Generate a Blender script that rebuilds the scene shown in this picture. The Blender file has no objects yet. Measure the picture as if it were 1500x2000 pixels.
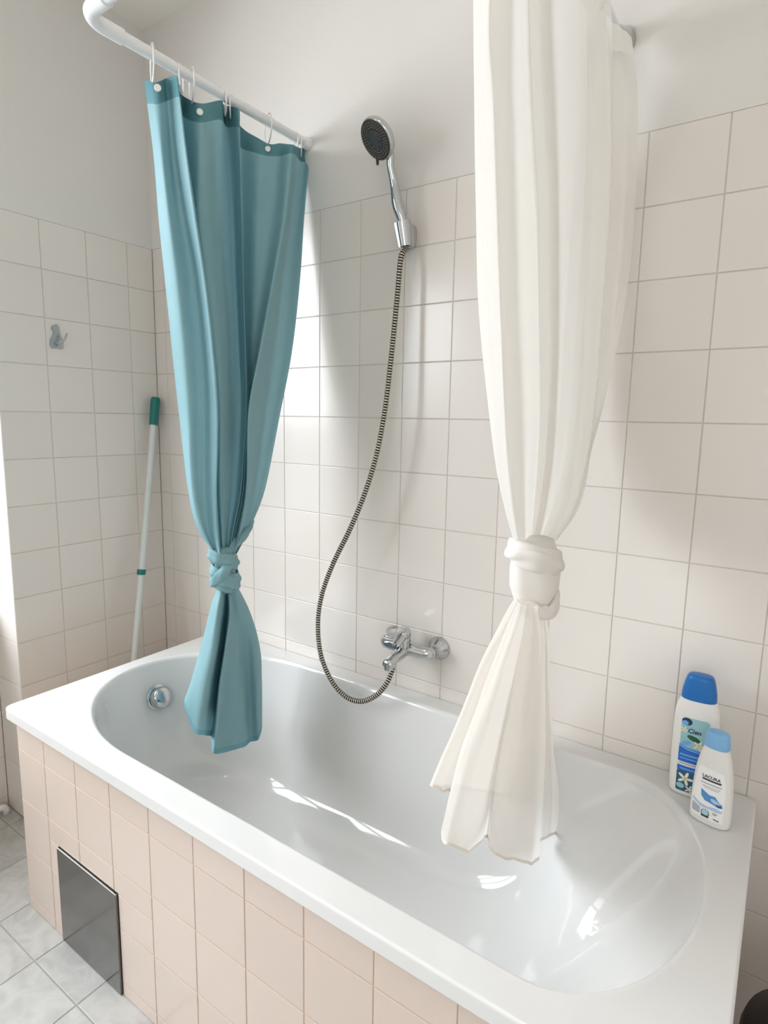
import bpy, bmesh, math, random
from mathutils import Vector, Matrix
random.seed(7)
C = bpy.context.scene.collection
SC = bpy.context.scene

# ---------------------------------------------------------------- camera
CAM = Vector((2.02414, -1.40995, 1.38691))
YAW, PITCH, ROLL, FPX = 0.598965, 1.423809, 0.017853, 1160.23
ROT = Matrix.Rotation(YAW, 3, 'Z') @ Matrix.Rotation(PITCH, 3, 'X') @ Matrix.Rotation(ROLL, 3, 'Z')
cam_data = bpy.data.cameras.new('camera')
cam = bpy.data.objects.new('camera', cam_data); C.objects.link(cam)
cam.matrix_world = Matrix.Translation(CAM) @ ROT.to_4x4()
cam_data.sensor_fit = 'VERTICAL'; cam_data.sensor_height = 36.0; cam_data.sensor_width = 27.0
cam_data.lens = FPX * 36.0 / 2000.0
cam_data.shift_x = -2.178 / 2000.0; cam_data.shift_y = -9.618 / 2000.0
cam_data.clip_start = 0.02; cam_data.clip_end = 60
SC.camera = cam

# ---------------------------------------------------------------- world and light
w = bpy.data.worlds.new('world'); SC.world = w; w.use_nodes = True
nt = w.node_tree; nt.nodes.clear()
wo = nt.nodes.new('ShaderNodeOutputWorld'); bg = nt.nodes.new('ShaderNodeBackground')
bg.inputs[0].default_value = (0.90, 0.95, 1.0, 1); bg.inputs[1].default_value = 1.7
nt.links.new(bg.outputs[0], wo.inputs[0])

def area(name, loc, target, sx, sy, power, col):
    d = bpy.data.lights.new(name, 'AREA'); d.shape = 'RECTANGLE'; d.size = sx; d.size_y = sy
    d.energy = power; d.color = col
    o = bpy.data.objects.new(name, d); C.objects.link(o); o.location = loc
    o.rotation_euler = (Vector(target) - Vector(loc)).to_track_quat('-Z', 'Y').to_euler()
    return o
# daylight coming in through the window in the niche of the left wall
area('window_daylight', (-1.05, -1.95, 2.25), (1.10, -1.20, 0.90), 3.20, 2.00, 250, (0.90, 0.95, 1.0))
# fill light added to brighten the tub's head end, behind an invented window
area('added_fill_light', (2.55, -3.42, 1.62), (1.5, 0.0, 0.45), 0.95, 1.25, 11, (0.98, 0.98, 1.0))

SC.view_settings.view_transform = 'Standard'
SC.view_settings.look = 'None'
SC.view_settings.gamma = 1.0
SC.view_settings.use_curve_mapping = False
SC.view_settings.exposure = 0.0
SC.cycles.use_denoising = True
SC.cycles.max_bounces = 10
SC.cycles.diffuse_bounces = 6
SC.cycles.glossy_bounces = 5
SC.cycles.transparent_max_bounces = 16
SC.cycles.sample_clamp_indirect = 8.0
SC.cycles.caustics_reflective = False
SC.cycles.caustics_refractive = False

# ---------------------------------------------------------------- helpers
def pt(u, v, ax, val):
    """world point seen at photo pixel (u, v) on the plane coordinate[ax] == val"""
    d = ROT @ Vector(((u - 752.178) / FPX, -(v - 990.382) / FPX, -1.0))
    t = (val - CAM[ax]) / d[ax]
    return CAM + d * t

def lin(c):
    return tuple(((x / 255) / 12.92 if x / 255 <= 0.04045 else ((x / 255 + 0.055) / 1.055) ** 2.4) for x in c) + (1,)

def bsdf(m): return m.node_tree.nodes['Principled BSDF']

def mat(name, rgb, rough=0.5, metal=0.0, spec=0.5, noise=0.0, nscale=20, bump=0.0, bscale=200, coat=0.0, trans=0.0, sheer=0.0):
    m = bpy.data.materials.new(name); m.use_nodes = True
    n = m.node_tree; b = bsdf(m)
    col = lin(rgb)
    b.inputs['Base Color'].default_value = col
    b.inputs['Roughness'].default_value = rough
    b.inputs['Metallic'].default_value = metal
    b.inputs['Specular IOR Level'].default_value = spec
    b.inputs['Coat Weight'].default_value = coat
    b.inputs['Coat Roughness'].default_value = 0.05
    tc = n.nodes.new('ShaderNodeTexCoord')
    if noise:
        nz = n.nodes.new('ShaderNodeTexNoise'); nz.inputs['Scale'].default_value = nscale; nz.inputs['Detail'].default_value = 5
        n.links.new(tc.outputs['Object'], nz.inputs['Vector'])
        r = n.nodes.new('ShaderNodeMapRange')
        r.inputs['From Min'].default_value = 0.25; r.inputs['From Max'].default_value = 0.75
        r.inputs['To Min'].default_value = 1 - noise; r.inputs['To Max'].default_value = 1 + noise
        n.links.new(nz.outputs['Fac'], r.inputs['Value'])
        mx = n.nodes.new('ShaderNodeVectorMath'); mx.operation = 'SCALE'
        mx.inputs[0].default_value = col[:3]
        n.links.new(r.outputs[0], mx.inputs['Scale']); n.links.new(mx.outputs[0], b.inputs['Base Color'])
    if bump:
        nb = n.nodes.new('ShaderNodeTexNoise'); nb.inputs['Scale'].default_value = bscale; nb.inputs['Detail'].default_value = 3
        n.links.new(tc.outputs['Object'], nb.inputs['Vector'])
        bp = n.nodes.new('ShaderNodeBump'); bp.inputs['Strength'].default_value = bump; bp.inputs['Distance'].default_value = 0.002
        n.links.new(nb.outputs['Fac'], bp.inputs['Height']); n.links.new(bp.outputs[0], b.inputs['Normal'])
    if trans or sheer:
        out = n.nodes['Material Output']; last = b.outputs[0]
        if trans:
            t = n.nodes.new('ShaderNodeBsdfTranslucent'); t.inputs['Color'].default_value = col
            ms = n.nodes.new('ShaderNodeMixShader'); ms.inputs[0].default_value = trans
            n.links.new(last, ms.inputs[1]); n.links.new(t.outputs[0], ms.inputs[2]); last = ms.outputs[0]
        if sheer:
            t = n.nodes.new('ShaderNodeBsdfTransparent')
            ms = n.nodes.new('ShaderNodeMixShader'); ms.inputs[0].default_value = sheer
            n.links.new(last, ms.inputs[1]); n.links.new(t.outputs[0], ms.inputs[2]); last = ms.outputs[0]
        n.links.new(last, out.inputs['Surface'])
    return m

def tile_mat(name, rgb, rough=0.19, tint=0.02):
    m = mat(name, rgb, rough=rough, spec=0.5, bump=0.12, bscale=9)
    n = m.node_tree; b = bsdf(m)
    oi = n.nodes.new('ShaderNodeObjectInfo')
    r = n.nodes.new('ShaderNodeMapRange'); r.inputs['To Min'].default_value = 1 - tint; r.inputs['To Max'].default_value = 1 + tint
    n.links.new(oi.outputs['Random'], r.inputs['Value'])
    mx = n.nodes.new('ShaderNodeVectorMath'); mx.operation = 'SCALE'; mx.inputs[0].default_value = lin(rgb)[:3]
    n.links.new(r.outputs[0], mx.inputs['Scale']); n.links.new(mx.outputs[0], b.inputs['Base Color'])
    return m

def floor_tile_mat():
    m = mat('floor_ceramic', (206, 205, 202), rough=0.32, spec=0.45)
    n = m.node_tree; b = bsdf(m)
    tc = n.nodes.new('ShaderNodeTexCoord'); oi = n.nodes.new('ShaderNodeObjectInfo')
    ad = n.nodes.new('ShaderNodeVectorMath'); ad.operation = 'MULTIPLY_ADD'
    n.links.new(oi.outputs['Random'], ad.inputs[1]); ad.inputs[0].default_value = (7, 13, 3)
    n.links.new(tc.outputs['Object'], ad.inputs[2])
    a = n.nodes.new('ShaderNodeTexNoise'); a.inputs['Scale'].default_value = 16; a.inputs['Detail'].default_value = 8; a.inputs['Distortion'].default_value = 1.2
    n.links.new(ad.outputs[0], a.inputs['Vector'])
    cr = n.nodes.new('ShaderNodeValToRGB')
    cr.color_ramp.elements[0].position = 0.32; cr.color_ramp.elements[0].color = lin((166, 165, 161))
    cr.color_ramp.elements[1].position = 0.62; cr.color_ramp.elements[1].color = lin((184, 183, 179))
    n.links.new(a.outputs['Fac'], cr.inputs[0]); n.links.new(cr.outputs[0], b.inputs['Base Color'])
    return m

M = {}
M['wall_tile'] = tile_mat('wall_ceramic', (220, 214, 208))
M['front_tile'] = tile_mat('apron_ceramic', (207, 191, 180))
M['grout'] = mat('grout', (198, 192, 184), 0.9, noise=0.08, nscale=40)
M['front_grout'] = mat('apron_grout', (200, 176, 154), 0.85, noise=0.06, nscale=40)
M['floor_grout'] = mat('floor_grout', (158, 156, 150), 0.9, noise=0.08, nscale=40)
M['floor_tile'] = floor_tile_mat()
M['plaster'] = mat('painted_plaster', (217, 214, 210), 0.85, noise=0.015, nscale=3, bump=0.25, bscale=60)
M['room_paint'] = mat('room_paint', (236, 232, 227), 0.9, bump=0.2, bscale=60)
M['ceiling'] = mat('ceiling_paint', (238, 234, 227), 0.9, bump=0.2, bscale=60)
M['enamel'] = mat('tub_enamel', (218, 218, 217), 0.07, spec=0.5, coat=0.3)
M['chrome'] = mat('chrome', (196, 198, 200), 0.05, metal=1.0)
M['dark_chrome'] = mat('dark_gap', (22, 22, 22), 0.4)
M['hose_dark'] = mat('hose_groove', (34, 30, 26), 0.45, metal=0.3)
M['hose_metal'] = mat('hose_ridge', (196, 190, 176), 0.22, metal=1.0)
M['hook_metal'] = mat('hook_metal', (176, 178, 178), 0.3, metal=1.0)
M['steel'] = mat('polished_steel', (122, 120, 118), 0.17, metal=1.0, noise=0.03, nscale=6)
M['teal'] = mat('teal_cloth', (132, 172, 180), 0.62, spec=0.3, trans=0.16, noise=0.03, nscale=25, bump=0.1, bscale=400)
M['teal_header'] = mat('teal_header_cloth', (88, 134, 142), 0.7, spec=0.2, noise=0.04, nscale=30)
M['teal_hem'] = mat('teal_hem_cloth', (112, 162, 174), 0.7, spec=0.2, trans=0.1)
M['voile'] = mat('white_voile', (240, 237, 232), 0.75, spec=0.15, trans=0.42, sheer=0.17, bump=0.05, bscale=400)
M['voile_knot'] = mat('white_voile_gathered', (241, 237, 232), 0.75, spec=0.15, trans=0.25, noise=0.02, nscale=30)
M['voile_tail'] = mat('white_voile_tail', (243, 239, 234), 0.75, spec=0.15, trans=0.55, sheer=0.26, bump=0.05, bscale=400)
M['voile_hem'] = mat('white_hem', (224, 216, 206), 0.8, trans=0.2, noise=0.06, nscale=60)
M['white_plastic'] = mat('white_plastic', (232, 231, 228), 0.28)
M['rod'] = mat('white_enamel_rod', (226, 228, 230), 0.22, coat=0.4)
M['green'] = mat('green_plastic', (12, 112, 104), 0.35)
M['alu'] = mat('pole_paint', (206, 212, 210), 0.3)
M['head_dark'] = mat('shower_face', (58, 56, 54), 0.4)
M['head_mid'] = mat('shower_face_centre', (66, 70, 70), 0.42)
M['rubber'] = mat('nozzle_rubber', (160, 152, 142), 0.5)
M['bottle'] = mat('bottle_white', (232, 231, 228), 0.3)
M['cap_blue'] = mat('cap_deep_blue', (8, 104, 178), 0.3)
M['cap_light'] = mat('cap_light_blue', (128, 180, 226), 0.3)
M['black'] = mat('black_plastic', (18, 16, 20), 0.45)
M['glass'] = None
g = bpy.data.materials.new('window_glass'); g.use_nodes = True
gn = g.node_tree; gn.nodes.clear()
go = gn.nodes.new('ShaderNodeOutputMaterial'); gt = gn.nodes.new('ShaderNodeBsdfTransparent'); gg = gn.nodes.new('ShaderNodeBsdfGlossy')
gg.inputs['Roughness'].default_value = 0.02; gm = gn.nodes.new('ShaderNodeMixShader'); gm.inputs[0].default_value = 0.06
gn.links.new(gt.outputs[0], gm.inputs[1]); gn.links.new(gg.outputs[0], gm.inputs[2]); gn.links.new(gm.outputs[0], go.inputs[0])
M['glass'] = g

def flat(name, rgb, rough=0.45): return mat(name, rgb, rough)

def thing(name, label, cat, loc=(0, 0, 0), group=None):
    o = bpy.data.objects.new(name, None); C.objects.link(o); o.location = loc
    o.empty_display_size = 0.05
    o['label'] = label; o['category'] = cat
    if group: o['group'] = group
    return o

def tag(o, label, cat, group=None):
    o['label'] = label; o['category'] = cat
    if group: o['group'] = group
    return o

def origin(o):
    v = Vector((0, 0, 0))
    while o is not None:
        v += o.location; o = o.parent
    return v

def mesh(name, verts, faces, mats, parent=None, smooth=False, mi=None, base=None):
    """verts in world coordinates"""
    if not isinstance(mats, (list, tuple)): mats = [mats]
    off = origin(parent)
    loc = Vector(base) if base is not None else Vector((0, 0, 0))
    me = bpy.data.meshes.new(name)
    me.from_pydata([tuple(Vector(v) - (off if parent else Vector((0, 0, 0))) - (loc if not parent else Vector((0, 0, 0)))) for v in verts], [], faces)
    for m in mats: me.materials.append(m)
    if mi:
        for p, i in zip(me.polygons, mi): p.material_index = i
    if smooth:
        for p in me.polygons: p.use_smooth = True
    me.update()
    o = bpy.data.objects.new(name, me); C.objects.link(o)
    if parent: o.parent = parent
    else: o.location = loc
    return o

class MB:
    def __init__(s): s.v = []; s.f = []; s.m = []
    def add(s, verts, faces, mi=0):
        n = len(s.v); s.v += [Vector(v) for v in verts]; s.f += [tuple(i + n for i in f) for f in faces]; s.m += [mi] * len(faces)
    def box(s, a, b, mi=0):
        x0, y0, z0 = a; x1, y1, z1 = b
        s.add([(x0, y0, z0), (x1, y0, z0), (x1, y1, z0), (x0, y1, z0), (x0, y0, z1), (x1, y0, z1), (x1, y1, z1), (x0, y1, z1)],
              [(0, 3, 2, 1), (4, 5, 6, 7), (0, 1, 5, 4), (1, 2, 6, 5), (2, 3, 7, 6), (3, 0, 4, 7)], mi)
    def loft(s, rings, closed=True, caps=True, mi=0):
        n = len(rings[0]); vs = [p for r in rings for p in r]; fs = []
        for i in range(len(rings) - 1):
            for j in range(n if closed else n - 1):
                k = (j + 1) % n
                fs.append((i * n + j, i * n + k, (i + 1) * n + k, (i + 1) * n + j))
        if caps and closed:
            fs.append(tuple(range(n - 1, -1, -1))); fs.append(tuple((len(rings) - 1) * n + j for j in range(n)))
        s.add(vs, fs, mi)
    def lathe(s, origin_, axis, prof, seg=32, mi=0, caps=True):
        """prof: list of (distance along axis, radius)"""
        o = Vector(origin_); a = Vector(axis).normalized()
        u = a.orthogonal().normalized(); w_ = a.cross(u)
        rings = [[o + a * d + (u * math.cos(t) + w_ * math.sin(t)) * r for t in [2 * math.pi * k / seg for k in range(seg)]] for d, r in prof]
        s.loft(rings, True, caps, mi)
    def tube(s, pts, rad, seg=16, mi=0, caps=True, flat_=1.0):
        pts = [Vector(p) for p in pts]
        if not isinstance(rad, (list, tuple)): rad = [rad] * len(pts)
        T = []
        for i in range(len(pts)):
            a = pts[max(0, i - 1)]; b = pts[min(len(pts) - 1, i + 1)]; T.append((b - a).normalized())
        u = T[0].orthogonal().normalized(); rings = []
        for i, p in enumerate(pts):
            u = (u - T[i] * u.dot(T[i])).normalized(); w_ = T[i].cross(u)
            rings.append([p + (u * math.cos(t) + w_ * math.sin(t) * flat_) * rad[i] for t in [2 * math.pi * k / seg for k in range(seg)]])
        s.loft(rings, True, caps, mi)
    def build(s, name, mats, parent=None, smooth=False, base=None):
        return mesh(name, s.v, s.f, mats, parent, smooth, s.m, base)

def bevel(o, wdt, seg=2, angle=30):
    md = o.modifiers.new('bevel', 'BEVEL'); md.width = wdt; md.segments = seg; md.limit_method = 'ANGLE'; md.angle_limit = math.radians(angle)
    return o
def auto_smooth(o, ang=40):
    for p in o.data.polygons: p.use_smooth = True
    md = o.modifiers.new('split', 'EDGE_SPLIT'); md.split_angle = math.radians(ang)
    return o

def catmull(P, t):
    """P list of vectors (or floats), t in [0, len-1]"""
    n = len(P); i = min(int(t), n - 2); f = t - i
    p1, p2 = P[i], P[i + 1]
    p0 = P[i - 1] if i > 0 else p1 + (p1 - p2)
    p3 = P[i + 2] if i + 2 < n else p2 + (p2 - p1)
    return (p1 * 2 + (p2 - p0) * f + (p0 * 2 - p1 * 5 + p2 * 4 - p3) * f * f + (p1 * 3 - p0 - p2 * 3 + p3) * f ** 3) * 0.5

def resample(P, n):
    """n points evenly along a polyline smoothed by catmull"""
    dense = [catmull(P, k * (len(P) - 1) / (len(P) * 12)) for k in range(len(P) * 12 + 1)]
    L = [0]
    for a, b in zip(dense, dense[1:]): L.append(L[-1] + (b - a).length)
    out = []; j = 0
    for k in range(n):
        s = L[-1] * k / (n - 1)
        while j < len(L) - 2 and L[j + 1] < s: j += 1
        f = (s - L[j]) / max(1e-9, L[j + 1] - L[j]); out.append(dense[j].lerp(dense[j + 1], min(1, f)))
    return out

# ================================================================ ROOM SHELL
ZT = 1.99              # top line of the wall tiles
CEIL = 2.722
RX, FY = 3.25, -3.30   # right and front walls of the room
NX, NY0, NY1 = -0.16, -0.556, -2.85    # window niche in the left wall

def structure(o): o['kind'] = 'structure'; return o

P = 0.15; G = 0.0026; TH = 0.006; PROUD = 0.0014
_tc = {}
def tile_mesh(wd, ht, m, size_ch=0.0011):
    key = (round(wd, 4), round(ht, 4), m.name)
    if key in _tc: return _tc[key]
    a, b, c = wd / 2, ht / 2, min(size_ch, wd / 4, ht / 4)
    z0, z1, z2 = -TH, -0.0005, 0.0
    v = [(-a, -b, z0), (a, -b, z0), (a, b, z0), (-a, b, z0), (-a, -b, z1), (a, -b, z1), (a, b, z1), (-a, b, z1),
         (-a + c, -b + c, z2), (a - c, -b + c, z2), (a - c, b - c, z2), (-a + c, b - c, z2)]
    f = [(8, 9, 10, 11)]
    for k in range(4):
        n = (k + 1) % 4
        f += [(k, n, n + 4, k + 4), (k + 4, n + 4, n + 8, k + 8)]
    me = bpy.data.meshes.new('tile'); me.from_pydata(v, [], f); me.materials.append(m); me.update()
    _tc[key] = me; return me

def lay(parent, rects, m, place, name='tile', tilt=0.0014):
    """rects: (a0, a1, b0, b1) cells in the plane; place(a, b) -> (location, base rotation)"""
    for a0, a1, b0, b1 in rects:
        wd, ht = a1 - a0 - G, b1 - b0 - G
        if wd < 0.006 or ht < 0.006: continue
        o = bpy.data.objects.new(name, tile_mesh(wd, ht, m)); C.objects.link(o)
        loc, R = place((a0 + a1) / 2, (b0 + b1) / 2)
        t = tilt
        R2 = R @ Matrix.Rotation(random.uniform(-t, t), 3, 'X') @ Matrix.Rotation(random.uniform(-t, t), 3, 'Y')
        o.parent = parent
        o.matrix_local = Matrix.Translation(Vector(loc) - parent.location) @ R2.to_4x4()

def cuts(lo, hi, first, step):
    k = math.ceil((lo - first) / step - 1e-6); xs = [lo]
    x = first + k * step
    while x < hi - 1e-4:
        if x > lo + 1e-4: xs.append(x)
        x += step
    xs.append(hi); return xs
def grid(xs, zs, skip=None):
    r = []
    for a0, a1 in zip(xs, xs[1:]):
        for b0, b1 in zip(zs, zs[1:]):
            if skip and skip(a0, a1, b0, b1): continue
            r.append((a0, a1, b0, b1))
    return r
ZS = [max(0.0, ZT - P * k) for k in range(15)][::-1]
ZS = sorted(set(round(z, 5) for z in ZS))
R_back = Matrix(((1, 0, 0), (0, 0, -1), (0, 1, 0)))            # local x->X, y->Z, z->-Y
R_left = Matrix(((0, 0, 1), (1, 0, 0), (0, 1, 0)))             # local x->Y, y->Z, z->+X

# back wall: tiled zone slightly recessed behind tile faces, painted plaster above
wb = MB(); wb.box((-0.30, PROUD, 0), (RX, 0.15, ZT), 0); wb.box((-0.30, 0.0, ZT), (RX, 0.15, CEIL), 1)
wall_back = structure(wb.build('wall_back', [M['grout'], M['plaster']]))
xs = cuts(0.0, RX, 0.0620, P)
def skip_back(a0, a1, b0, b1): return (b1 < 0.54 and a0 > 0.36 and a1 < 2.0)
lay(wall_back, grid(xs, ZS, skip_back), M['wall_tile'], lambda a, b: ((a, 0.0, b), R_back))
# left stub wall between the back wall and the window niche
wl = MB(); wl.box((-0.30, NY0 + PROUD, 0), (-PROUD, 0.0, ZT), 0); wl.box((-0.30, NY0, ZT), (0.0, 0.0, CEIL), 1)
wall_left = structure(wl.build('wall_left', [M['grout'], M['plaster']]))
ys = sorted([0.0, -0.103, -0.253, -0.403, NY0])
lay(wall_left, grid(ys, ZS), M['wall_tile'], lambda a, b: ((0.0, a, b), R_left))
lay(wall_left, grid([NX, -0.0005], ZS), M['wall_tile'], lambda a, b: ((a, NY0, b), R_back))
# niche: the wall under the window, the wall above it, and the wall beyond
wn = MB(); wn.box((-0.30, NY1, 0), (NX - PROUD, NY0, 0.60), 0)
wn.box((-0.30, NY1, 0.60), (NX, NY0, 0.72), 1); wn.box((-0.30, NY1, 2.42), (0.0, NY0, CEIL), 1)
wn.box((-0.30, FY, 0), (0.0, NY1, CEIL), 1)
wall_window = structure(wn.build('wall_window', [M['grout'], M['plaster']]))
ysn = cuts(NY1, NY0, NY0 - 0.15, P)
lay(wall_window, grid(ysn, [z for z in ZS if z < 0.60] + [0.60]), M['wall_tile'], lambda a, b: ((NX, a, b), R_left))
# remaining walls, ceiling, floor
b_ = MB(); b_.box((RX, FY, 0), (RX + 0.15, 0.15, CEIL)); structure(b_.build('wall_right', M['room_paint']))
b_ = MB(); b_.box((-0.30, FY - 0.15, 0), (RX + 0.15, FY, 0.95)); b_.box((-0.30, FY - 0.15, 2.3), (RX + 0.15, FY, CEIL))
b_.box((-0.30, FY - 0.15, 0.95), (2.05, FY, 2.3)); b_.box((3.05, FY - 0.15, 0.95), (RX + 0.15, FY, 2.3))
structure(b_.build('wall_front', M['room_paint']))
b_ = MB(); b_.box((-0.30, FY - 0.15, CEIL), (RX + 0.15, 0.15, CEIL + 0.1)); structure(b_.build('ceiling', M['ceiling']))
b_ = MB(); b_.box((-0.30, FY - 0.15, -0.1), (RX + 0.15, 0.15, -0.0012)); floor = structure(b_.build('floor', M['floor_grout']))
fx = cuts(-0.16, RX, -0.049, 0.2); fy = cuts(FY, 0.0, -2.804, 0.2)
G_old = G; G = 0.0035
def skip_floor(a0, a1, b0, b1):
    return (a0 > 0.40 and a1 < 2.0 and b0 > -0.70) or (a0 < -0.05 and (b0 > NY0 or b1 < NY1))
def split_floor(rects):
    out = []
    for a0, a1, b0, b1 in rects:
        if a0 < 0.0 and (b1 > NY0 or b0 < NY1):   # columns that run into the left wall
            if b1 > NY0 and b0 < NY0: out.append((a0, a1, b0, NY0)); out.append((max(a0, 0.0), a1, NY0, b1)) if a1 > 0.02 else None
            elif b0 < NY1 < b1: out.append((a0, a1, NY1, b1)); out.append((max(a0, 0.0), a1, b0, NY1)) if a1 > 0.02 else None
            elif a1 > 0.02: out.append((max(a0, 0.0), a1, b0, b1))
        else: out.append((a0, a1, b0, b1))
    return out
lay(floor, split_floor([r for r in grid(fx, fy, skip_floor)]), M['floor_tile'], lambda a, b: ((a, b, 0.0), Matrix.Identity(3)), tilt=0.0010)
G = G_old

# window in the niche
def window(name, x0, y0, y1, z0, z1, axis='X'):
    fr = MB(); t = 0.06; d0, d1 = x0 - 0.035, x0 + 0.025
    yms = [y0 + (y1 - y0) * k / 3 for k in (1, 2)]
    fr.box((d0, y0, z0), (d1, y0 + t, z1)); fr.box((d0, y1 - t, z0), (d1, y1, z1))
    fr.box((d0, y0 + t, z0), (d1, y1 - t, z0 + t)); fr.box((d0, y0 + t, z1 - t), (d1, y1 - t, z1))
    for ym in yms: fr.box((d0, ym - 0.045, z0 + t), (d1, ym + 0.045, z1 - t))
    if axis == 'Y': fr.v = [Vector((v.y, v.x, v.z)) for v in fr.v]; fr.f = [f[::-1] for f in fr.f]
    o = structure(fr.build(name, M['white_plastic'])); bevel(o, 0.004)
    for a, b in ((y0 + t, yms[0] - 0.045), (yms[0] + 0.045, yms[1] - 0.045), (yms[1] + 0.045, y1 - t)):
        p = MB(); p.box((x0 - 0.008, a, z0 + t), (x0 - 0.004, b, z1 - t))
        if axis == 'Y': p.v = [Vector((v.y, v.x, v.z)) for v in p.v]; p.f = [f[::-1] for f in p.f]
        p.build('pane', M['glass'], o)
    return o
window('window_1', -0.225, NY1, NY0, 0.74, 2.42)
sl = MB(); sl.box((-0.26, NY1, 0.72), (NX + 0.025, NY0 - 0.001, 0.74)); structure(sl.build('trim_1', M['white_plastic']))

window('added_window', FY - 0.05, 2.05, 3.05, 0.95, 2.3, 'Y')  # unseen window, made up to let the added fill light in

# heating pipe near the floor of the niche
pp = thing('heating_pipe', 'white heating pipe with an elbow low in the window niche beyond the tub', 'pipe', (-0.12, -0.60, 0))
q = MB(); q.tube([(-0.12, -2.7, 0.03), (-0.12, -0.61, 0.03)], 0.008, 12); q.build('pipe', M['white_plastic'], pp, True)
q = MB(); q.tube([(-0.12, -0.625, 0.03), (-0.12, -0.596, 0.03), (-0.12, -0.588, 0.027), (-0.12, -0.582, 0.018), (-0.12, -0.580, 0.0)], 0.0115, 12); q.build('elbow', M['white_plastic'], pp, True)

# ================================================================ BATHTUB
RIM = 0.603
X0, X1, Y0, Y1 = 0.335, 2.032, -0.745, -0.0008
tub = thing('bathtub', 'glossy white built-in bathtub with an ergonomic basin and a flat rim', 'bathtub', (0.335, -0.745, 0))
CY = -0.371
#      d      left   right   aL     aR     b     pinch
LV = [(0.000, 0.381, 1.979, 0.419, 0.209, 0.315, 0.0),
      (0.0015, 0.385, 1.975, 0.415, 0.205, 0.311, 0.0),
      (0.006, 0.389, 1.971, 0.411, 0.203, 0.307, 0.0),
      (0.014, 0.392, 1.967, 0.409, 0.202, 0.304, 0.0),
      (0.05, 0.402, 1.945, 0.400, 0.200, 0.298, 0.0),
      (0.11, 0.420, 1.902, 0.385, 0.205, 0.289, 0.0),
      (0.18, 0.442, 1.840, 0.365, 0.210, 0.279, 0.0),
      (0.25, 0.468, 1.765, 0.34, 0.205, 0.267, 0.0),
      (0.31, 0.495, 1.692, 0.31, 0.195, 0.253, 0.0),
      (0.355, 0.528, 1.630, 0.28, 0.185, 0.235, 0.0),
      (0.385, 0.570, 1.570, 0.25, 0.175, 0.210, 0.0),
      (0.402, 0.625, 1.510, 0.21, 0.18, 0.178, 0.0),
      (0.410, 0.690, 1.440, 0.17, 0.15, 0.140, 0.0),
      (0.414, 0.770, 1.350, 0.12, 0.10, 0.090, 0.0),
      (0.416, 0.850, 1.270, 0.06, 0.05, 0.040, 0.0)]
NA = 56
def outline(L, left, right, aL, aR, b, pinch):
    pts = []
    cl, cr = left + aL, right - aR
    def add(x, y):
        if pinch:
            xs_ = 1.835 - 1.10 * min(L, 0.18) + 0.5 * max(0.0, L - 0.18)
            sm = lambda q_: (lambda c2: c2 * c2 * (3 - 2 * c2))(min(1.0, max(0.0, q_)))
            k = pinch * sm((x - xs_) / 0.17) * (1 - 0.95 * sm((x - xs_ - 0.15) / 0.13)) * (1.0 if y > CY else 0.45)
            y = CY + (y - CY) * (1 - k / max(0.05, b))
        pts.append((x, y))
    for k in range(NA): t = math.pi / 2 + math.pi * k / NA; add(cl + aL * math.cos(t), CY + b * math.sin(t))
    for k in range(NA): t = k / NA; add(cl + (cr - cl) * t, CY - b)
    pw = 2.0 + 0.5 * min(1, max(0, (L - 0.01) / 0.12))
    for k in range(NA):
        t = -math.pi / 2 + math.pi * k / NA; c_, s_ = max(0.0, math.cos(t)), math.sin(t)
        yy = b * abs(s_) ** (2 / pw) * (1 if s_ > 0 else -1)
        add(cr + aR * c_ ** (2 / pw), CY + yy)
    for k in range(NA): t = k / NA; add(cr + (cl - cr) * t, CY + b)
    return pts
def lv_at(t):
    return [catmull([Vector((r[i], 0, 0)) for r in LV], t)[0] for i in range(7)]
# moulded shoulder rests at the head end: soft convex bodies bounded by four planes, mirrored front and back
BODY = [(Vector((-0.52, -0.50, 0.69)), Vector((1.730, -0.103, 0.505))),
        (Vector((-0.80, -0.40, 0.35)), Vector((1.650, -0.130, 0.395))),
        (Vector((0.40, -0.86, 0.26)), Vector((1.850, -0.235, 0.545))),
        (Vector((-0.10, -0.12, 1.0)), Vector((1.850, -0.120, 0.588)))]
BODY = [(n_.normalized(), c_) for n_, c_ in BODY]
def shoulder(p, d):
    if d < 0.004 or p.x < 1.2 or p.y < CY: return p
    m = 1 if p.y > CY else -1
    q_ = Vector((p.x, CY + (p.y - CY) * m, p.z))
    fade = min(1.0, (d - 0.004) / (0.02 if m == 1 else 0.09))
    for _ in range(3):
        K = 75.0; ss = [n_.dot(q_ - c_) for n_, c_ in BODY]; mx_ = max(ss)
        ws = [math.exp(K * (v_ - mx_)) for v_ in ss]; W_ = sum(ws)
        f = mx_ + math.log(W_) / K
        gr = Vector((0, 0, 0))
        for w_, (n_, c_) in zip(ws, BODY): gr += n_ * (w_ / W_)
        gr.normalize()
        push = math.log(1 + math.exp(min(30, -f * 75))) / 75
        q_ = q_ + gr * push * 0.6 * fade
        q_.y = max(q_.y, CY + 0.0)
        q_.z = min(q_.z, RIM - 0.001)
    return Vector((q_.x, CY + (q_.y - CY) * m, q_.z))
rings = []
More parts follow.
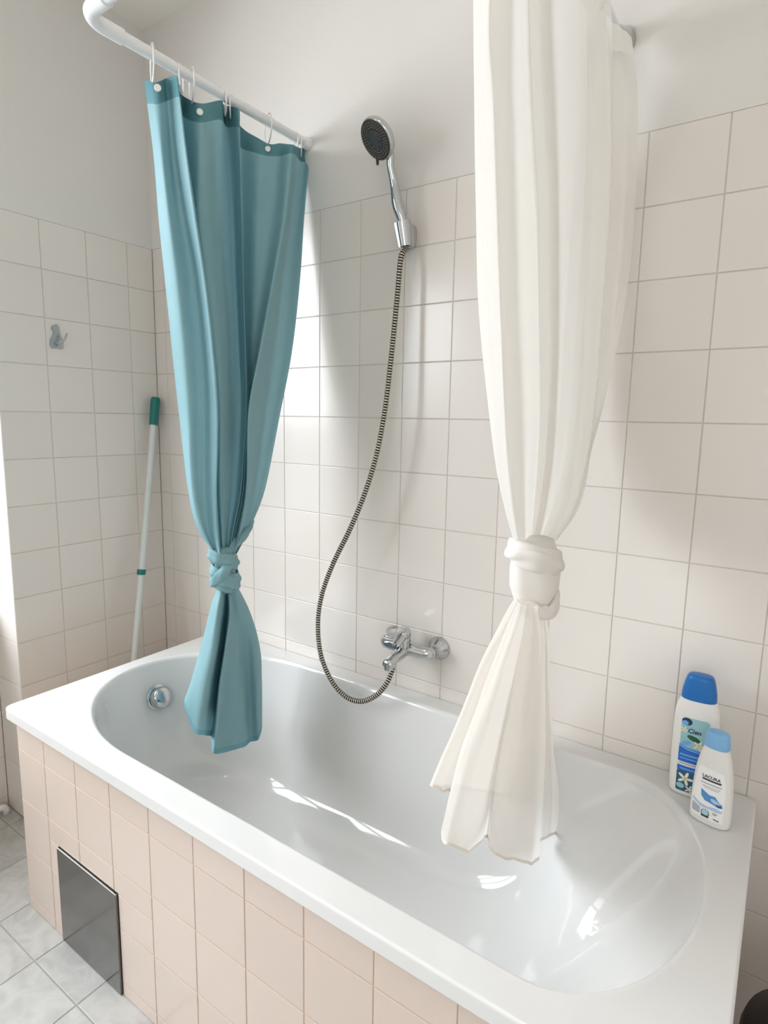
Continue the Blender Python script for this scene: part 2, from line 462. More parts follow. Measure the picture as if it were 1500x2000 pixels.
# outer rim loop
def outer_loop(ins, z):
    x0, x1, y0, y1 = X0 + ins, X1 - ins, Y0 + ins, Y1 - ins
    rad = max(0.008, 0.020 - ins)
    cl, cr = LV[0][1] + LV[0][3], LV[0][2] - LV[0][4]
    def half(pa, corner, sx, sy, pb, na, nc, nb):
        """from pa straight to the corner, round it, straight on to pb (end point left out)"""
        cx, cy = corner[0] + sx * rad, corner[1] + sy * rad
        ta = Vector((cx, corner[1])) if abs(pa[1] - corner[1]) < 1e-6 else Vector((corner[0], cy))
        tb_ = Vector((corner[0], cy)) if abs(pa[1] - corner[1]) < 1e-6 else Vector((cx, corner[1]))
        out = [Vector(pa).lerp(ta, k / na) for k in range(na)]
        va, vb = ta - Vector((cx, cy)), tb_ - Vector((cx, cy))
        for k in range(nc):
            t = math.pi / 2 * k / nc; out.append(Vector((cx, cy)) + va * math.cos(t) + vb * math.sin(t))
        out += [tb_.lerp(Vector(pb), k / nb) for k in range(nb)]
        return out
    h = NA // 2
    o_ = half((cl, y1), (x0, y1), 1, -1, (x0, CY), h - 16, 6, 10) + half((x0, CY), (x0, y0), 1, 1, (cl, y0), 10, 6, h - 16)
    o_ += [Vector((cl + (cr - cl) * k / NA, y0)) for k in range(NA)]
    o_ += half((cr, y0), (x1, y0), -1, 1, (x1, CY), h - 17, 6, 11) + half((x1, CY), (x1, y1), -1, -1, (cr, y1), 11, 6, h - 17)
    o_ += [Vector((cr + (cl - cr) * k / NA, y1)) for k in range(NA)]
    return [(p_.x, p_.y, z) for p_ in o_]
for ins, z in ((0.030, RIM - 0.034), (0.006, RIM - 0.034), (0.0015, RIM - 0.0325), (0.0, RIM - 0.030), (0.0, RIM - 0.0285), (0.0, RIM - 0.0065), (0.0, RIM - 0.0045), (0.0004, RIM - 0.0026), (0.0016, RIM - 0.0009), (0.0038, RIM), (0.0055, RIM)):
    rings.append([Vector(p) for p in outer_loop(ins, z)])
lvl_n = 80
_in = [Vector((x, y, RIM)) for x, y in outline(*LV[0])]; _ou = rings[-1]
for f_ in (0.04, 0.5, 0.93, 0.98): rings.append([a.lerp(b, f_) for a, b in zip(_ou, _in)])
for k in range(lvl_n + 1):
    t = (len(LV) - 1) * k / lvl_n
    d, left, right, aL, aR, b, pinch = lv_at(t)
    rings.append([shoulder(Vector((x, y, RIM - d)), d) for x, y in outline(d, left, right, aL, aR, b, 0)])
tb = MB(); tb.loft([r for r in rings], True, False)
nlast = len(rings) - 1; nn = 4 * NA
tb.f.append(tuple(nlast * nn + j for j in range(nn))); tb.m.append(0)
tb_o = tb.build('basin', M['enamel'], tub, True)
bm = bmesh.new(); bm.from_mesh(tb_o.data)
bmesh.ops.recalc_face_normals(bm, faces=bm.faces); bm.to_mesh(tb_o.data); bm.free()
# overflow knob on the left end wall
kx, ky, kz = 0.421, -0.333, 0.492
kn = Vector((1, 0.0, 0.22)).normalized()
q = MB(); q.lathe((kx - 0.004, ky, kz), kn, [(0, 0.040), (0.006, 0.040), (0.008, 0.037)], 40); ov = q.build('overflow_ring', M['chrome'], tub, True); auto_smooth(ov)
ov['label'] = 'chrome overflow ring'
q = MB(); q.lathe((kx + 0.004, ky, kz), kn, [(0, 0.026), (0.006, 0.026), (0.007, 0.035), (0.020, 0.0345), (0.026, 0.031), (0.029, 0.025), (0.0305, 0.014), (0.031, 0.001)], 40); kb = q.build('overflow_knob', M['chrome'], tub, True); auto_smooth(kb, 50)
kb['label'] = 'round chrome overflow knob'

# tiled apron under the rim
YF = -0.7255
apron = thing('bathtub_apron', 'pinkish cream tiled panel closing the front of the bathtub', 'tub panel', (0.3585, YF, 0))
HX0, HX1, HZ1 = 0.546, 0.816, 0.272
q = MB(); q.box((0.3585, YF + 0.0012, 0), (HX0, YF + 0.03, RIM - 0.034)); q.box((HX1, YF + 0.0012, 0), (X1 - 0.02, YF + 0.03, RIM - 0.034))
q.box((HX0, YF + 0.0012, HZ1), (HX1, YF + 0.03, RIM - 0.034)); q.box((HX0, YF + 0.012, 0), (HX1, YF + 0.03, HZ1))
q.box((X1 - 0.05, YF + 0.03, 0), (X1 - 0.02, -0.012, RIM - 0.034)); q.box((0.3585, YF + 0.03, 0), (0.372, -0.012, RIM - 0.034))
q.build('backing', M['front_grout'], apron)
fxs = cuts(0.3585, X1 - 0.02, 0.501, P); fzs = [0.0, 0.034, 0.184, 0.334, 0.484, RIM - 0.0345]
rects = []
for r in grid(fxs, fzs):
    a0, a1, b0, b1 = r
    if a1 <= HX0 or a0 >= HX1 or b0 >= HZ1: rects.append(r); continue
    if b1 > HZ1: rects.append((a0, a1, HZ1, b1)); b1 = HZ1
    if a0 < HX0: rects.append((a0, HX0, b0, b1))
    if a1 > HX1: rects.append((HX1, a1, b0, b1))
lay(apron, rects, M['front_tile'], lambda a, b: ((a, YF, b), R_back))
# right side of the surround
sys_ = cuts(YF, -0.012, YF + 0.12, P)
lay(apron, grid(sys_, fzs), M['front_tile'], lambda a, b: ((X1 - 0.0188, a, b), R_left))
hp = MB(); hp.box((HX0 + 0.001, YF - 0.0055, 0.001), (HX1 - 0.001, YF + 0.011, HZ1 - 0.001))
hatch = tag(bevel(hp.build('access_panel', M['steel'], None, base=(HX0, YF, 0)), 0.0012), 'polished grey metal access panel set low in the tub front', 'access panel')

# ================================================================ CURTAIN ROD
RZ, RR, RX0, RX1, RY = 2.178, 0.0125, 0.765, 1.640, -0.672
rod = thing('curtain_rod', 'white U-shaped shower curtain rod fixed to the back wall', 'curtain rod', (RX0, 0, RZ))
def arc(cx, cy, r, a0, a1, n=10): return [(cx + r * math.cos(a0 + (a1 - a0) * k / n), cy + r * math.sin(a0 + (a1 - a0) * k / n), RZ) for k in range(n + 1)]
q = MB(); q.tube([(RX0, -0.004, RZ), (RX0, RY + 0.05, RZ)], RR, 24); q.tube([(RX1, -0.004, RZ), (RX1, RY + 0.05, RZ)], RR, 24)
q.tube([(RX0 + 0.05, RY, RZ), (RX1 - 0.05, RY, RZ)], RR, 24); auto_smooth(q.build('tube', M['rod'], rod, True))
for cx, a0, a1 in ((RX0 + 0.045, math.pi, 1.5 * math.pi), (RX1 - 0.045, 2 * math.pi, 1.5 * math.pi)):
    a = arc(cx, RY + 0.045, 0.045, a0, a1)
    sx = cx - 0.045 if a0 == math.pi else cx + 0.045
    pts = [(sx, RY + 0.085, RZ)] + a + [(cx + (0.04 if a0 == math.pi else -0.04), RY, RZ)]
    q = MB(); q.tube(pts, 0.0155, 24); auto_smooth(q.build('elbow', M['rod'], rod, True))
for x in (RX0, RX1):
    q = MB(); q.lathe((x, -0.0005, RZ), (0, -1, 0), [(0, 0.018), (0.003, 0.018), (0.012, 0.0165), (0.020, 0.0135), (0.022, 0.0128)] if x < 1 else [(0, 0.031), (0.004, 0.031), (0.012, 0.026), (0.05, 0.0135), (0.055, 0.0128)], 32)
    auto_smooth(q.build('wall_flange', M['chrome' if x > 1 else 'rod'], rod, True), 50)

# ================================================================ CURTAINS
def sheet(tracks, nrow, per, r0=0.0, r1=1.0, wob=0.0, seed=0, closed=False):
    """tracks: list of lists of world points (top to bottom). returns rows of points"""
    T = [resample(t, nrow) for t in tracks]
    rows = []
    rnd = random.Random(seed); ph = [rnd.uniform(0, 6.28) for _ in range(8)]
    for i in range(nrow):
        P_ = [t[i] for t in T]
        if closed: P_ = P_ + [P_[0]]
        n = (len(P_) - 1) * per; row = []
        for j in range(n + (0 if closed else 1)):
            if closed:
                m = len(P_) - 1; s = j / per; k = int(s); f = s - k
                p0, p1, p2, p3 = P_[(k - 1) % m], P_[k % m], P_[(k + 1) % m], P_[(k + 2) % m]
                p = (p1 * 2 + (p2 - p0) * f + (p0 * 2 - p1 * 5 + p2 * 4 - p3) * f * f + (p1 * 3 - p0 - p2 * 3 + p3) * f ** 3) * 0.5
            else: p = catmull(P_, j / per)
            if wob:
                u = j / per; v = i / nrow
                h = wob * (math.sin(u * 5.3 + ph[0] + 4 * math.sin(v * 3 + ph[1])) * 0.6 + math.sin(u * 11 + v * 7 + ph[2]) * 0.3 + math.sin(v * 23 + u * 2 + ph[3]) * 0.15)
                p = p + Vector((h, 0, 0))
            row.append(p)
        rows.append(row)
    return rows
def grid_mesh(name, rows, m, parent, closed=False):
    q = MB(); q.loft(rows, closed, False); return q.build(name, m, parent, True)

def trk(pts, X, top=None, tx=None):
    """pts [(u, v)], X: plane coordinate or list of them"""
    out = [Vector(top)] if top is not None else []
    for i, (u, v) in enumerate(pts):
        x = X[i] if isinstance(X, (list, tuple)) else X
        out.append(pt(u, v, 0, x))
    return out

# --- teal curtain
tc_ = thing('shower_curtain', 'teal blue shower curtain tied in a knot, hanging at the left by the hose', 'curtain', (0.765, -0.345, 0.43))
VL = [300, 420, 540, 680, 800, 950, 1030, 1082]
XB = 0.765
def tt(topuv, us, off):
    ks = [1.0, 1.0, 1.0, 0.95, 0.85, 0.65, 0.5, 0.42]
    return [pt(topuv[0], topuv[1], 0, XB + off * 1.3)] + [pt(u, v, 0, XB + 1.7 * off * k) for u, v, k in zip(us, VL, ks)]
TT = [tt((281, 156), [300, 310, 322, 336, 349, 366, 384, 418], -0.018),
      tt((306, 160), [317, 331, 347, 363, 372, 378, 394, 419], 0.012),
      tt((327, 152), [340, 357, 378, 393, 399, 400, 408, 423], 0.012),
      tt((348, 150), [365, 382, 400, 416, 425, 424, 426, 430], 0.052),
      tt((352, 180), [360, 376, 394, 410, 419, 420, 425, 431], -0.030),
      tt((388, 202), [388, 387, 401, 417, 427, 428, 432, 435], 0.018),
      tt((430, 196), [428, 428, 436, 446, 450, 446, 441, 440], 0.010),
      tt((440, 206), [449, 455, 459, 466, 470, 462, 450, 444], -0.020),
      tt((467, 214), [470, 472, 475, 479, 481, 472, 457, 447], 0.026),
      tt((470, 246), [467, 469, 472, 476, 479, 473, 460, 449], -0.034),
      tt((521, 279), [508, 500, 494, 487, 485, 477, 463, 451], -0.004),
      tt((548, 280), [543, 533, 518, 500, 487, 480, 466, 453], 0.014),
      tt((572, 283), [571, 560, 539, 512, 489, 483, 470, 455], 0.046),
      tt((588, 292), [590, 578, 564, 546, 524, 500, 479, 458], -0.006),
      tt((606, 297), [607, 595, 586, 571, 549, 520, 489, 462], 0.003)]
rows = sheet(TT, 150, 9, wob=0.0022, seed=3)
HB = 6
hdr = grid_mesh('header_band', rows[:HB + 1], M['teal_header'], tc_); hdr['label'] = 'darker teal header band'
grid_mesh('cloth', rows[HB:], M['teal'], tc_)
# tail below the knot (closed bunch of cloth)
KB = (0.765, 0.79)
def tl(pts, xs_): return [pt(u, v, 0, x) for (u, v), x in zip(pts, xs_)]
TL = [tl([(430, 1142), (414, 1178), (394, 1263), (375, 1325), (361, 1363)], [.765, .755, .745, .74, .735]),
      tl([(433, 1142), (420, 1180), (405, 1263), (388, 1340), (377, 1426)], [.775, .785, .79, .79, .79]),
      tl([(438, 1142), (430, 1182), (421, 1263), (408, 1350), (400, 1436)], [.78, .80, .81, .81, .81]),
      tl([(440, 1143), (440, 1184), (432, 1263), (420, 1350), (408, 1437)], [.775, .765, .76, .755, .75]),
      tl([(443, 1146), (444, 1188), (438, 1260), (426, 1350), (412, 1440)], [.77, .74, .73, .72, .72]),
      tl([(446, 1146), (447, 1200), (440, 1262), (428, 1350), (417, 1471)], [.785, .80, .815, .825, .83]),
      tl([(449, 1146), (453, 1200), (454, 1262), (450, 1350), (444, 1468)], [.785, .80, .805, .80, .80]),
      tl([(453, 1146), (460, 1200), (466, 1262), (470, 1350), (476, 1459)], [.78, .785, .79, .80, .80]),
      tl([(456, 1146), (468, 1195), (480, 1258), (485, 1345), (490, 1449)], [.78, .79, .77, .765, .765]),
      tl([(460, 1146), (480, 1192), (497, 1252), (503, 1340), (507, 1441)], [.775, .775, .785, .79, .79]),
      tl([(464, 1146), (488, 1196), (507, 1260), (510, 1320), (509, 1398)], [.765, .75, .74, .735, .73]),
      tl([(456, 1146), (470, 1196), (480, 1262), (478, 1330), (470, 1420)], [.755, .73, .715, .71, .70]),
      tl([(440, 1146), (440, 1196), (430, 1262), (420, 1330), (415, 1400)], [.755, .735, .715, .71, .70])]
rows = sheet(TL, 60, 7, wob=0.0015, seed=5, closed=True)
grid_mesh('cloth_tail', rows[:58], M['teal'], tc_, True)
grid_mesh('hem', rows[57:], M['teal_hem'], tc_, True)
# knot
def band(path, halfw, thick, seed=1, nfold=4, n=48, m=44, amp=0.10, closed=True):
    """ribbon of gathered cloth swept along a loop. path: list of (centre, outward) vectors"""
    rnd = random.Random(seed); ph = [rnd.uniform(0, 6.28) for _ in range(6)]
    K = len(path); rings_ = []
    for i in range(K):
        p, outw = path[i]; nx = path[(i + 1) % K][0]; pv = path[i - 1][0]
        if not closed: nx = path[min(i + 1, K - 1)][0]; pv = path[max(i - 1, 0)][0]
        T = (nx - pv).normalized(); o_ = (outw - T * outw.dot(T)).normalized(); s_ = T.cross(o_)
        ring = []
        for j in range(m):
            a = 2 * math.pi * j / m
            env = 1.0 if closed else 0.25 + 0.75 * math.sin(math.pi * (i + 0.5) / K) ** 0.7
            fold = 1 + 1.5 * amp * math.sin(nfold * a + ph[0] + 1.5 * math.sin(2 * math.pi * i / K * 2 + ph[1])) 
            ring.append(p + s_ * math.cos(a) * halfw * env * fold + o_ * math.sin(a) * thick * env * fold * (1 + 0.15 * math.sin(7 * 2 * math.pi * i / K + ph[2])))
        rings_.append(ring)
    q = MB()
    if closed: rings_.append(rings_[0])
    q.loft(rings_, True, not closed); return q
def loop(c, rx, ry, tilt_dir, rise, n=56, ph=0.0):
    """loop around a vertical bunch, centre c; rises by `rise` towards horizontal direction tilt_dir (radians)"""
    out = []
    for k in range(n):
        a = 2 * math.pi * k / n
        d = Vector((math.cos(a) * rx, math.sin(a) * ry, 0))
        z = rise * math.cos(a - tilt_dir) 
        out.append((Vector(c) + d + Vector((0, 0, z)), Vector((math.cos(a), math.sin(a), 0))))
    return out
def core(zs, mtl, parent, seed, nf=7, amp=0.14, name='knot_core'):
    rnd = random.Random(seed); ph = rnd.uniform(0, 6); rr = []
    for (c, rx, ry) in zs:
        ring = []
        for k in range(56):
            a = 2 * math.pi * k / 56; f = 1 + amp * math.sin(nf * a + ph + c[2] * 18) 
            ring.append(Vector(c) + Vector((math.cos(a) * rx * f, math.sin(a) * ry * f, 0)))
        rr.append(ring)
    q = MB(); q.loft(rr, True, True); return q.build(name, mtl, parent, True)
kc = pt(437, 1112, 0, 0.772)
VR = Vector((0.56, 0.83, 0)).normalized()      # image-right direction in the horizontal plane
VF = Vector((0.76, -0.65, 0))                  # towards the camera
core([((kc.x, kc.y - .004, kc.z + .062), .022, .030), ((kc.x, kc.y - .002, kc.z + .045), .024, .030), ((kc.x, kc.y, kc.z + .02), .026, .030), ((kc.x, kc.y + .004, kc.z - .02), .024, .030),
      ((kc.x + .003, kc.y + .010, kc.z - .048), .020, .026), ((kc.x + .004, kc.y + .014, kc.z - .065), .018, .022)], M['teal'], tc_, 2)
kb1 = band(loop(kc + Vector((0, 0, 0.030)), .027, .034, math.radians(-100), 0.014), 0.019, 0.010, 3, 5)
kb1.build('knot_band', M['teal'], tc_, True)
kb2 = band(loop(kc + Vector((0, .004, -0.022)), .027, .034, math.radians(30), -0.016), 0.024, 0.010, 8, 6)
kb2.build('knot_band', M['teal'], tc_, True)
# diagonal strand crossing the front of the knot
fr0 = kc + VF * 0.036
strand = []
for k in range(14):
    t = k / 13; a = -0.045 + 0.085 * t
    strand.append((fr0 + VR * a * 0.75 + Vector((0, 0, -0.040 + 0.075 * t)) - VF * (0.022 * (2 * t - 1) ** 2), VF.copy()))
band(strand, 0.015, 0.008, 5, 3, closed=False).build('knot_strand', M['teal'], tc_, True)
# strand from the right that feeds into the knot
s2 = [(pt(u, v, 0, x), VF.copy()) for u, v, x in ((494, 1016, .742), (485, 1034, .765), (470, 1052, .785), (457, 1068, .79), (450, 1084, .79), (446, 1098, .78))]
s2 = [(p_, VF.copy()) for p_ in resample([a for a, b in s2], 14)]
band(s2, 0.012, 0.006, 9, 3, closed=False).build('knot_strand', M['teal'], tc_, True)

# --- white curtain
wc = thing('shower_curtain', 'sheer white shower curtain tied in a knot, hanging at the right over the basin', 'curtain', (1.64, -0.33, 0.5))
WX = 1.64
WV = [200, 400, 585, 765, 900, 990, 1055]
def wt(ytop, us, off, first=None):
    ks = [1.0, 1.0, 1.0, 0.95, 0.8, 0.65, 0.45]
    t = [Vector((WX + off * 0.55, ytop, 2.160))]
    if first: t.append(pt(first[0], first[1], 0, WX + off * 0.95))
    return t + [pt(u, v, 0, WX + off * k) for u, v, k in zip(us, WV, ks)]
WT = [wt(-0.668, [927, 930, 935, 950, 966, 985, 1003], -0.030, (924, 0)),
      wt(-0.62, [944, 950, 956, 968, 980, 994, 1008], 0.012, (941, 0)),
      wt(-0.57, [976, 984, 990, 998, 1004, 1010, 1016], 0.042, (968, 0)),
      wt(-0.50, [1031, 1041, 1048, 1050, 1046, 1040, 1035], -0.012, (1021, 0)),
      wt(-0.46, [1036, 1047, 1052, 1054, 1050, 1043, 1037], -0.030, (1030, 0)),
      wt(-0.40, [1074, 1080, 1078, 1075, 1067, 1056, 1044], 0.004, (1066, 0)),
      wt(-0.30, [1133, 1124, 1114, 1106, 1096, 1076, 1056], -0.004, (1124, 0)),
      wt(-0.24, [1160, 1154, 1145, 1136, 1122, 1100, 1070], 0.014, None),
      wt(-0.19, [1197, 1193, 1180, 1167, 1149, 1128, 1086], 0.050, None),
      wt(-0.13, [1188, 1186, 1174, 1162, 1145, 1125, 1085], 0.006, None),
      wt(-0.085, [1222, 1216, 1200, 1174, 1147, 1124, 1084], 0.040, None),
      wt(-0.04, [1244, 1240, 1222, 1184, 1150, 1126, 1085], 0.058, None)]
rows = sheet(WT, 140, 10, wob=0.002, seed=11)
grid_mesh('cloth', rows[6:], M['voile'], wc)
grid_mesh('header_band', rows[:7], M['voile_knot'], wc)
def wl_(pts, xs_): return [pt(u, v, 0, x) for (u, v), x in zip(pts, xs_)]
WL = [wl_([(1008, 1168), (985, 1205), (940, 1295), (902, 1389), (843, 1536)], [1.64, 1.615, 1.585, 1.56, 1.53]),
      wl_([(1011, 1172), (990, 1215), (952, 1310), (918, 1400), (862, 1545)], [1.65, 1.63, 1.60, 1.58, 1.55]),
      wl_([(1012, 1174), (996, 1222), (958, 1325), (925, 1420), (880, 1552)], [1.65, 1.62, 1.585, 1.555, 1.53]),
      wl_([(1013, 1176), (990, 1228), (946, 1338), (900, 1470), (861, 1634)], [1.665, 1.66, 1.645, 1.63, 1.615]),
      wl_([(1018, 1180), (1000, 1238), (968, 1345), (932, 1490), (900, 1662)], [1.68, 1.685, 1.68, 1.665, 1.65]),
      wl_([(1024, 1182), (1012, 1240), (986, 1350), (958, 1500), (928, 1658)], [1.68, 1.685, 1.675, 1.66, 1.64]),
      wl_([(1029, 1184), (1020, 1242), (998, 1352), (968, 1508), (952, 1634)], [1.675, 1.665, 1.64, 1.60, 1.585]),
      wl_([(1034, 1184), (1026, 1244), (1006, 1352), (974, 1508), (956, 1660)], [1.68, 1.68, 1.67, 1.66, 1.655]),
      wl_([(1041, 1184), (1040, 1244), (1028, 1352), (1005, 1508), (990, 1678)], [1.685, 1.695, 1.695, 1.69, 1.68]),
      wl_([(1048, 1184), (1052, 1244), (1050, 1352), (1040, 1508), (1028, 1687)], [1.68, 1.69, 1.69, 1.685, 1.68]),
      wl_([(1055, 1184), (1061, 1244), (1062, 1352), (1058, 1508), (1051, 1680)], [1.67, 1.675, 1.67, 1.66, 1.655]),
      wl_([(1057, 1184), (1063, 1244), (1064, 1352), (1064, 1508), (1056, 1642)], [1.665, 1.655, 1.645, 1.635, 1.625]),
      wl_([(1059, 1184), (1067, 1244), (1069, 1352), (1075, 1508), (1079, 1634)], [1.665, 1.66, 1.655, 1.65, 1.645]),
      wl_([(1060, 1184), (1070, 1240), (1070, 1340), (1083, 1495), (1100, 1598)], [1.655, 1.645, 1.635, 1.625, 1.62]),
      wl_([(1045, 1180), (1040, 1236), (1030, 1330), (1020, 1440), (1010, 1560)], [1.63, 1.60, 1.57, 1.54, 1.52]),
      wl_([(1025, 1176), (1010, 1226), (985, 1320), (950, 1430), (915, 1545)], [1.63, 1.60, 1.565, 1.53, 1.505])]
rows = sheet(WL, 70, 7, wob=0.0018, seed=21, closed=True)
# uneven, slightly scalloped lower edge
for i in range(55, 70):
    for j in range(len(rows[i])):
        k = (i - 54) / 15
        rows[i][j] = rows[i][j] + Vector((0, 0, 0.0028 * math.sin(j * 0.55) * k + 0.0012 * math.sin(j * 1.3 + 1) * k))
grid_mesh('cloth_tail', rows[:69], M['voile_tail'], wc, True)
grid_mesh('hem', rows[68:], M['voile_hem'], wc, True)
wk = pt(1043, 1125, 0, 1.655)
core([((wk.x, wk.y - .004, wk.z + .070), .030, .040), ((wk.x, wk.y - .003, wk.z + .045), .038, .046), ((wk.x, wk.y, wk.z + .015), .044, .052), ((wk.x, wk.y + .002, wk.z - .02), .043, .050),
      ((wk.x, wk.y + .004, wk.z - .05), .033, .038), ((wk.x, wk.y + .006, wk.z - .072), .024, .028)], M['voile_knot'], wc, 5, nf=5, amp=0.05)
band(loop(wk + Vector((0, 0, 0.036)), .040, .050, math.radians(-120), 0.013), 0.021, 0.011, 4, 4, amp=0.12).build('knot_band', M['voile_knot'], wc, True)
fr0 = wk + VF * 0.043
strand = []
for k in range(16):
    t = k / 15
    strand.append((fr0 + VR * (0.048 - 0.085 * t) + Vector((0, 0, -0.028 - 0.030 * math.sin(t * 3.1))) - VF * (0.034 * (2 * t - 1) ** 2), VF.copy()))
band(strand, 0.013, 0.007, 5, 3, closed=False).build('knot_strand', M['voile_knot'], wc, True)

# --- curtain rings
def ring_obj(x, y, yaw, label, group, R_=0.0365):
    r_ = 0.0019; c = Vector((x, y, RZ + RR + 0.0018 - R_))
    q = MB(); rr = []
    for k in range(40):
        a = 2 * math.pi * k / 40
        d = Vector((math.cos(a) * math.cos(yaw), math.cos(a) * math.sin(yaw), math.sin(a))); n_ = Vector((-math.sin(yaw), math.cos(yaw), 0))
        rr.append([c + d * (R_ + r_ * math.cos(b)) + n_ * r_ * math.sin(b) for b in [2 * math.pi * j / 10 for j in range(10)]])
    rr.append(rr[0]); q.loft(rr, True, False)
    o = q.build('curtain_ring', M['white_plastic'], None, True, base=(x, y, RZ))
    tag(o, label, 'curtain ring', group)
    return o
eye = [(306, 172), (388, 219), (521, 291)]
names = ['white ring at the outer corner of the teal curtain, nearest the rod bend', 'white ring at the dip between the two tall folds of the teal curtain', 'white ring holding the wide pale fold of the teal curtain']
ring_y = []
for (u, v), nm in zip(eye, names):
    p_ = pt(u, v, 0, XB + {306: 0.019, 388: 0.028, 521: 0.000}[u])
    ring_obj(XB + 0.006, p_.y, -0.52, nm, 'rings holding the teal curtain'); ring_y.append(p_.y)
    q = MB(); d = (CAM - p_); d.z = 0; d.normalize()
    q.lathe(p_ + Vector((0.004, 0, -0.002)) + d * 0.002, d, [(0, 0.0075), (0.002, 0.0075), (0.003, 0.006), (0.002, 0.003), (0.0022, 0.0005)], 20)
    q.build('eyelet', M['white_plastic'], hdr, True)
for (u, v), nm in zip([(356, 150), (442, 196), (452, 204), (580, 285), (590, 292)],
                      ['white ring just right of the first tall fold of the teal curtain', 'left one of the two white rings close together in mid rod',
                       'right one of the two white rings close together in mid rod', 'left one of the two white rings closest to the back wall', 'white ring closest to the back wall on the teal curtain']):
    p_ = pt(u, v, 0, XB)
    ring_obj(XB - 0.004, p_.y, -0.72 + 0.12 * math.sin(u), nm, 'rings holding the teal curtain', 0.027)
for y in (-0.64, -0.50, -0.36, -0.22):
    ring_obj(RX1, y, 0.1, 'white ring hidden above the frame on the rod carrying the white curtain', 'rings holding the white curtain')

# ================================================================ SHOWER
hold = thing('shower_holder', 'chrome wall bracket holding the hand shower above the tub', 'shower holder', (1.120, 0, 1.87))
hc = pt(789, 457, 1, -0.044)
haxis = Vector((-0.06, -0.20, 1)).normalized()
def oriented_loft(c, ax, secs, side, seg=28, power=2.0):
    u = Vector(side); u = (u - ax * u.dot(ax)).normalized(); v_ = ax.cross(u)
    rr = []
    for d, a, b in secs:
        ring = []
        for k in range(seg):
            t = 2 * math.pi * k / seg; ct, st = math.cos(t), math.sin(t)
            ring.append(c + ax * d + u * (abs(ct) ** (2 / power) * (1 if ct > 0 else -1) * a) + v_ * (abs(st) ** (2 / power) * (1 if st > 0 else -1) * b))
        rr.append(ring)
    return rr
q = MB()
# C-shaped clip: outer shell open to the front-left, extruded along haxis, narrowing downwards
u = Vector((1, 0, 0)); u = (u - haxis * u.dot(haxis)).normalized(); v_ = haxis.cross(u)   # v_ points to +Y side
rr = []
open_dir = math.atan2(-0.80, -0.60)
for d, s in ((-0.030, 0.82), (-0.029, 0.86), (0.029, 1.06), (0.030, 1.02)):
    ring = []
    n = 30
    for k in range(n + 1):
        a = open_dir + 0.42 + (2 * math.pi - 0.84) * k / n
        ring.append(hc + haxis * d + (u * math.cos(a) + v_ * math.sin(a)) * 0.0205 * s)
    for k in range(n + 1):
        a = open_dir + 0.42 + (2 * math.pi - 0.84) * (n - k) / n
        ring.append(hc + haxis * d + (u * math.cos(a) + v_ * math.sin(a)) * 0.0150 * s)
    rr.append(ring)
q.loft(rr, True, True); auto_smooth(q.build('clip', M['chrome'], hold, True), 35)
q = MB(); q.loft(oriented_loft(Vector((1.126, -0.0005, 1.866)), Vector((0, -1, 0)), [(0, .022, .030), (0.006, .022, .030), (0.014, .017, .026), (0.034, .014, .022)], (1, 0, 0), power=3.5), True, True)
auto_smooth(q.build('wall_plate', M['chrome'], hold, True), 40)

hs = thing('hand_shower', 'chrome hand shower with a dark round spray face, resting in its wall bracket', 'hand shower', (1.12, -0.05, 1.86))
headC = Vector((1.098, -0.118, 2.073))
hn = Vector((-0.28, -0.72, -0.63)).normalized()
hdn = Vector((0.10, 0.10, -1)); hdn = (hdn - hn * hdn.dot(hn)).normalized()
hb0 = hc - haxis * 0.022
path = [hb0, hc + haxis * 0.03, pt(776, 400, 1, -0.058), pt(770, 360, 1, -0.066), pt(763, 326, 1, -0.078), headC - hn * 0.016 + hdn * 0.040, headC - hn * 0.017 + hdn * 0.012]
pth = resample(path, 40)
rad = []
for k in range(40):
    t = k / 39
    rad.append(0.0105 + 0.0035 * math.exp(-((t - 0.38) / 0.16) ** 2) - 0.0012 * math.exp(-((t - 0.72) / 0.10) ** 2) - 0.003 * max(0, t - 0.85) / 0.15)
q = MB(); q.tube(pth, rad, 22); q.build('handle', M['chrome'], hs, True)
q = MB(); q.lathe(headC, -hn, [(-0.006, 0.046), (-0.004, 0.0495), (0.002, 0.0510), (0.010, 0.0495), (0.018, 0.042), (0.025, 0.028), (0.028, 0.012), (0.0285, 0.001)], 48)
auto_smooth(q.build('head_shell', M['chrome'], hs, True), 50)
q = MB(); q.lathe(headC + hn * 0.0055, hn, [(-0.002, 0.0475), (0.001, 0.0475), (0.002, 0.046), (0.0022, 0.030), (0.001, 0.0285), (0.001, 0.0005)], 48)
face = auto_smooth(q.build('spray_face', M['head_dark'], hs, True), 40); face['label'] = 'dark round spray face'
q = MB(); q.lathe(headC + hn * 0.0062, hn, [(0, 0.0245), (0.0022, 0.0245), (0.0028, 0.0235), (0.003, 0.0005)], 40)
auto_smooth(q.build('spray_centre', M['head_mid'], face, True), 40)
fu = hn.orthogonal().normalized(); fv = hn.cross(fu)
q = MB()
for R_, n in ((0.0285, 28), (0.0345, 34), (0.040, 40)):
    for k in range(n):
        a = 2 * math.pi * k / n + R_ * 90
        q.lathe(headC + hn * 0.0062 + (fu * math.cos(a) + fv * math.sin(a)) * R_, hn, [(0, 0.0012), (0.0024, 0.0008)], 6, 0)
for k in range(8):
    a = 2 * math.pi * k / 8 + 0.3
    q.lathe(headC + hn * 0.0085 + (fu * math.cos(a) + fv * math.sin(a)) * 0.0185, hn, [(0, 0.0019), (0.0012, 0.0016)], 8, 1)
noz = q.build('nozzles', [M['rubber'], M['dark_chrome']], face); noz['kind'] = 'stuff'
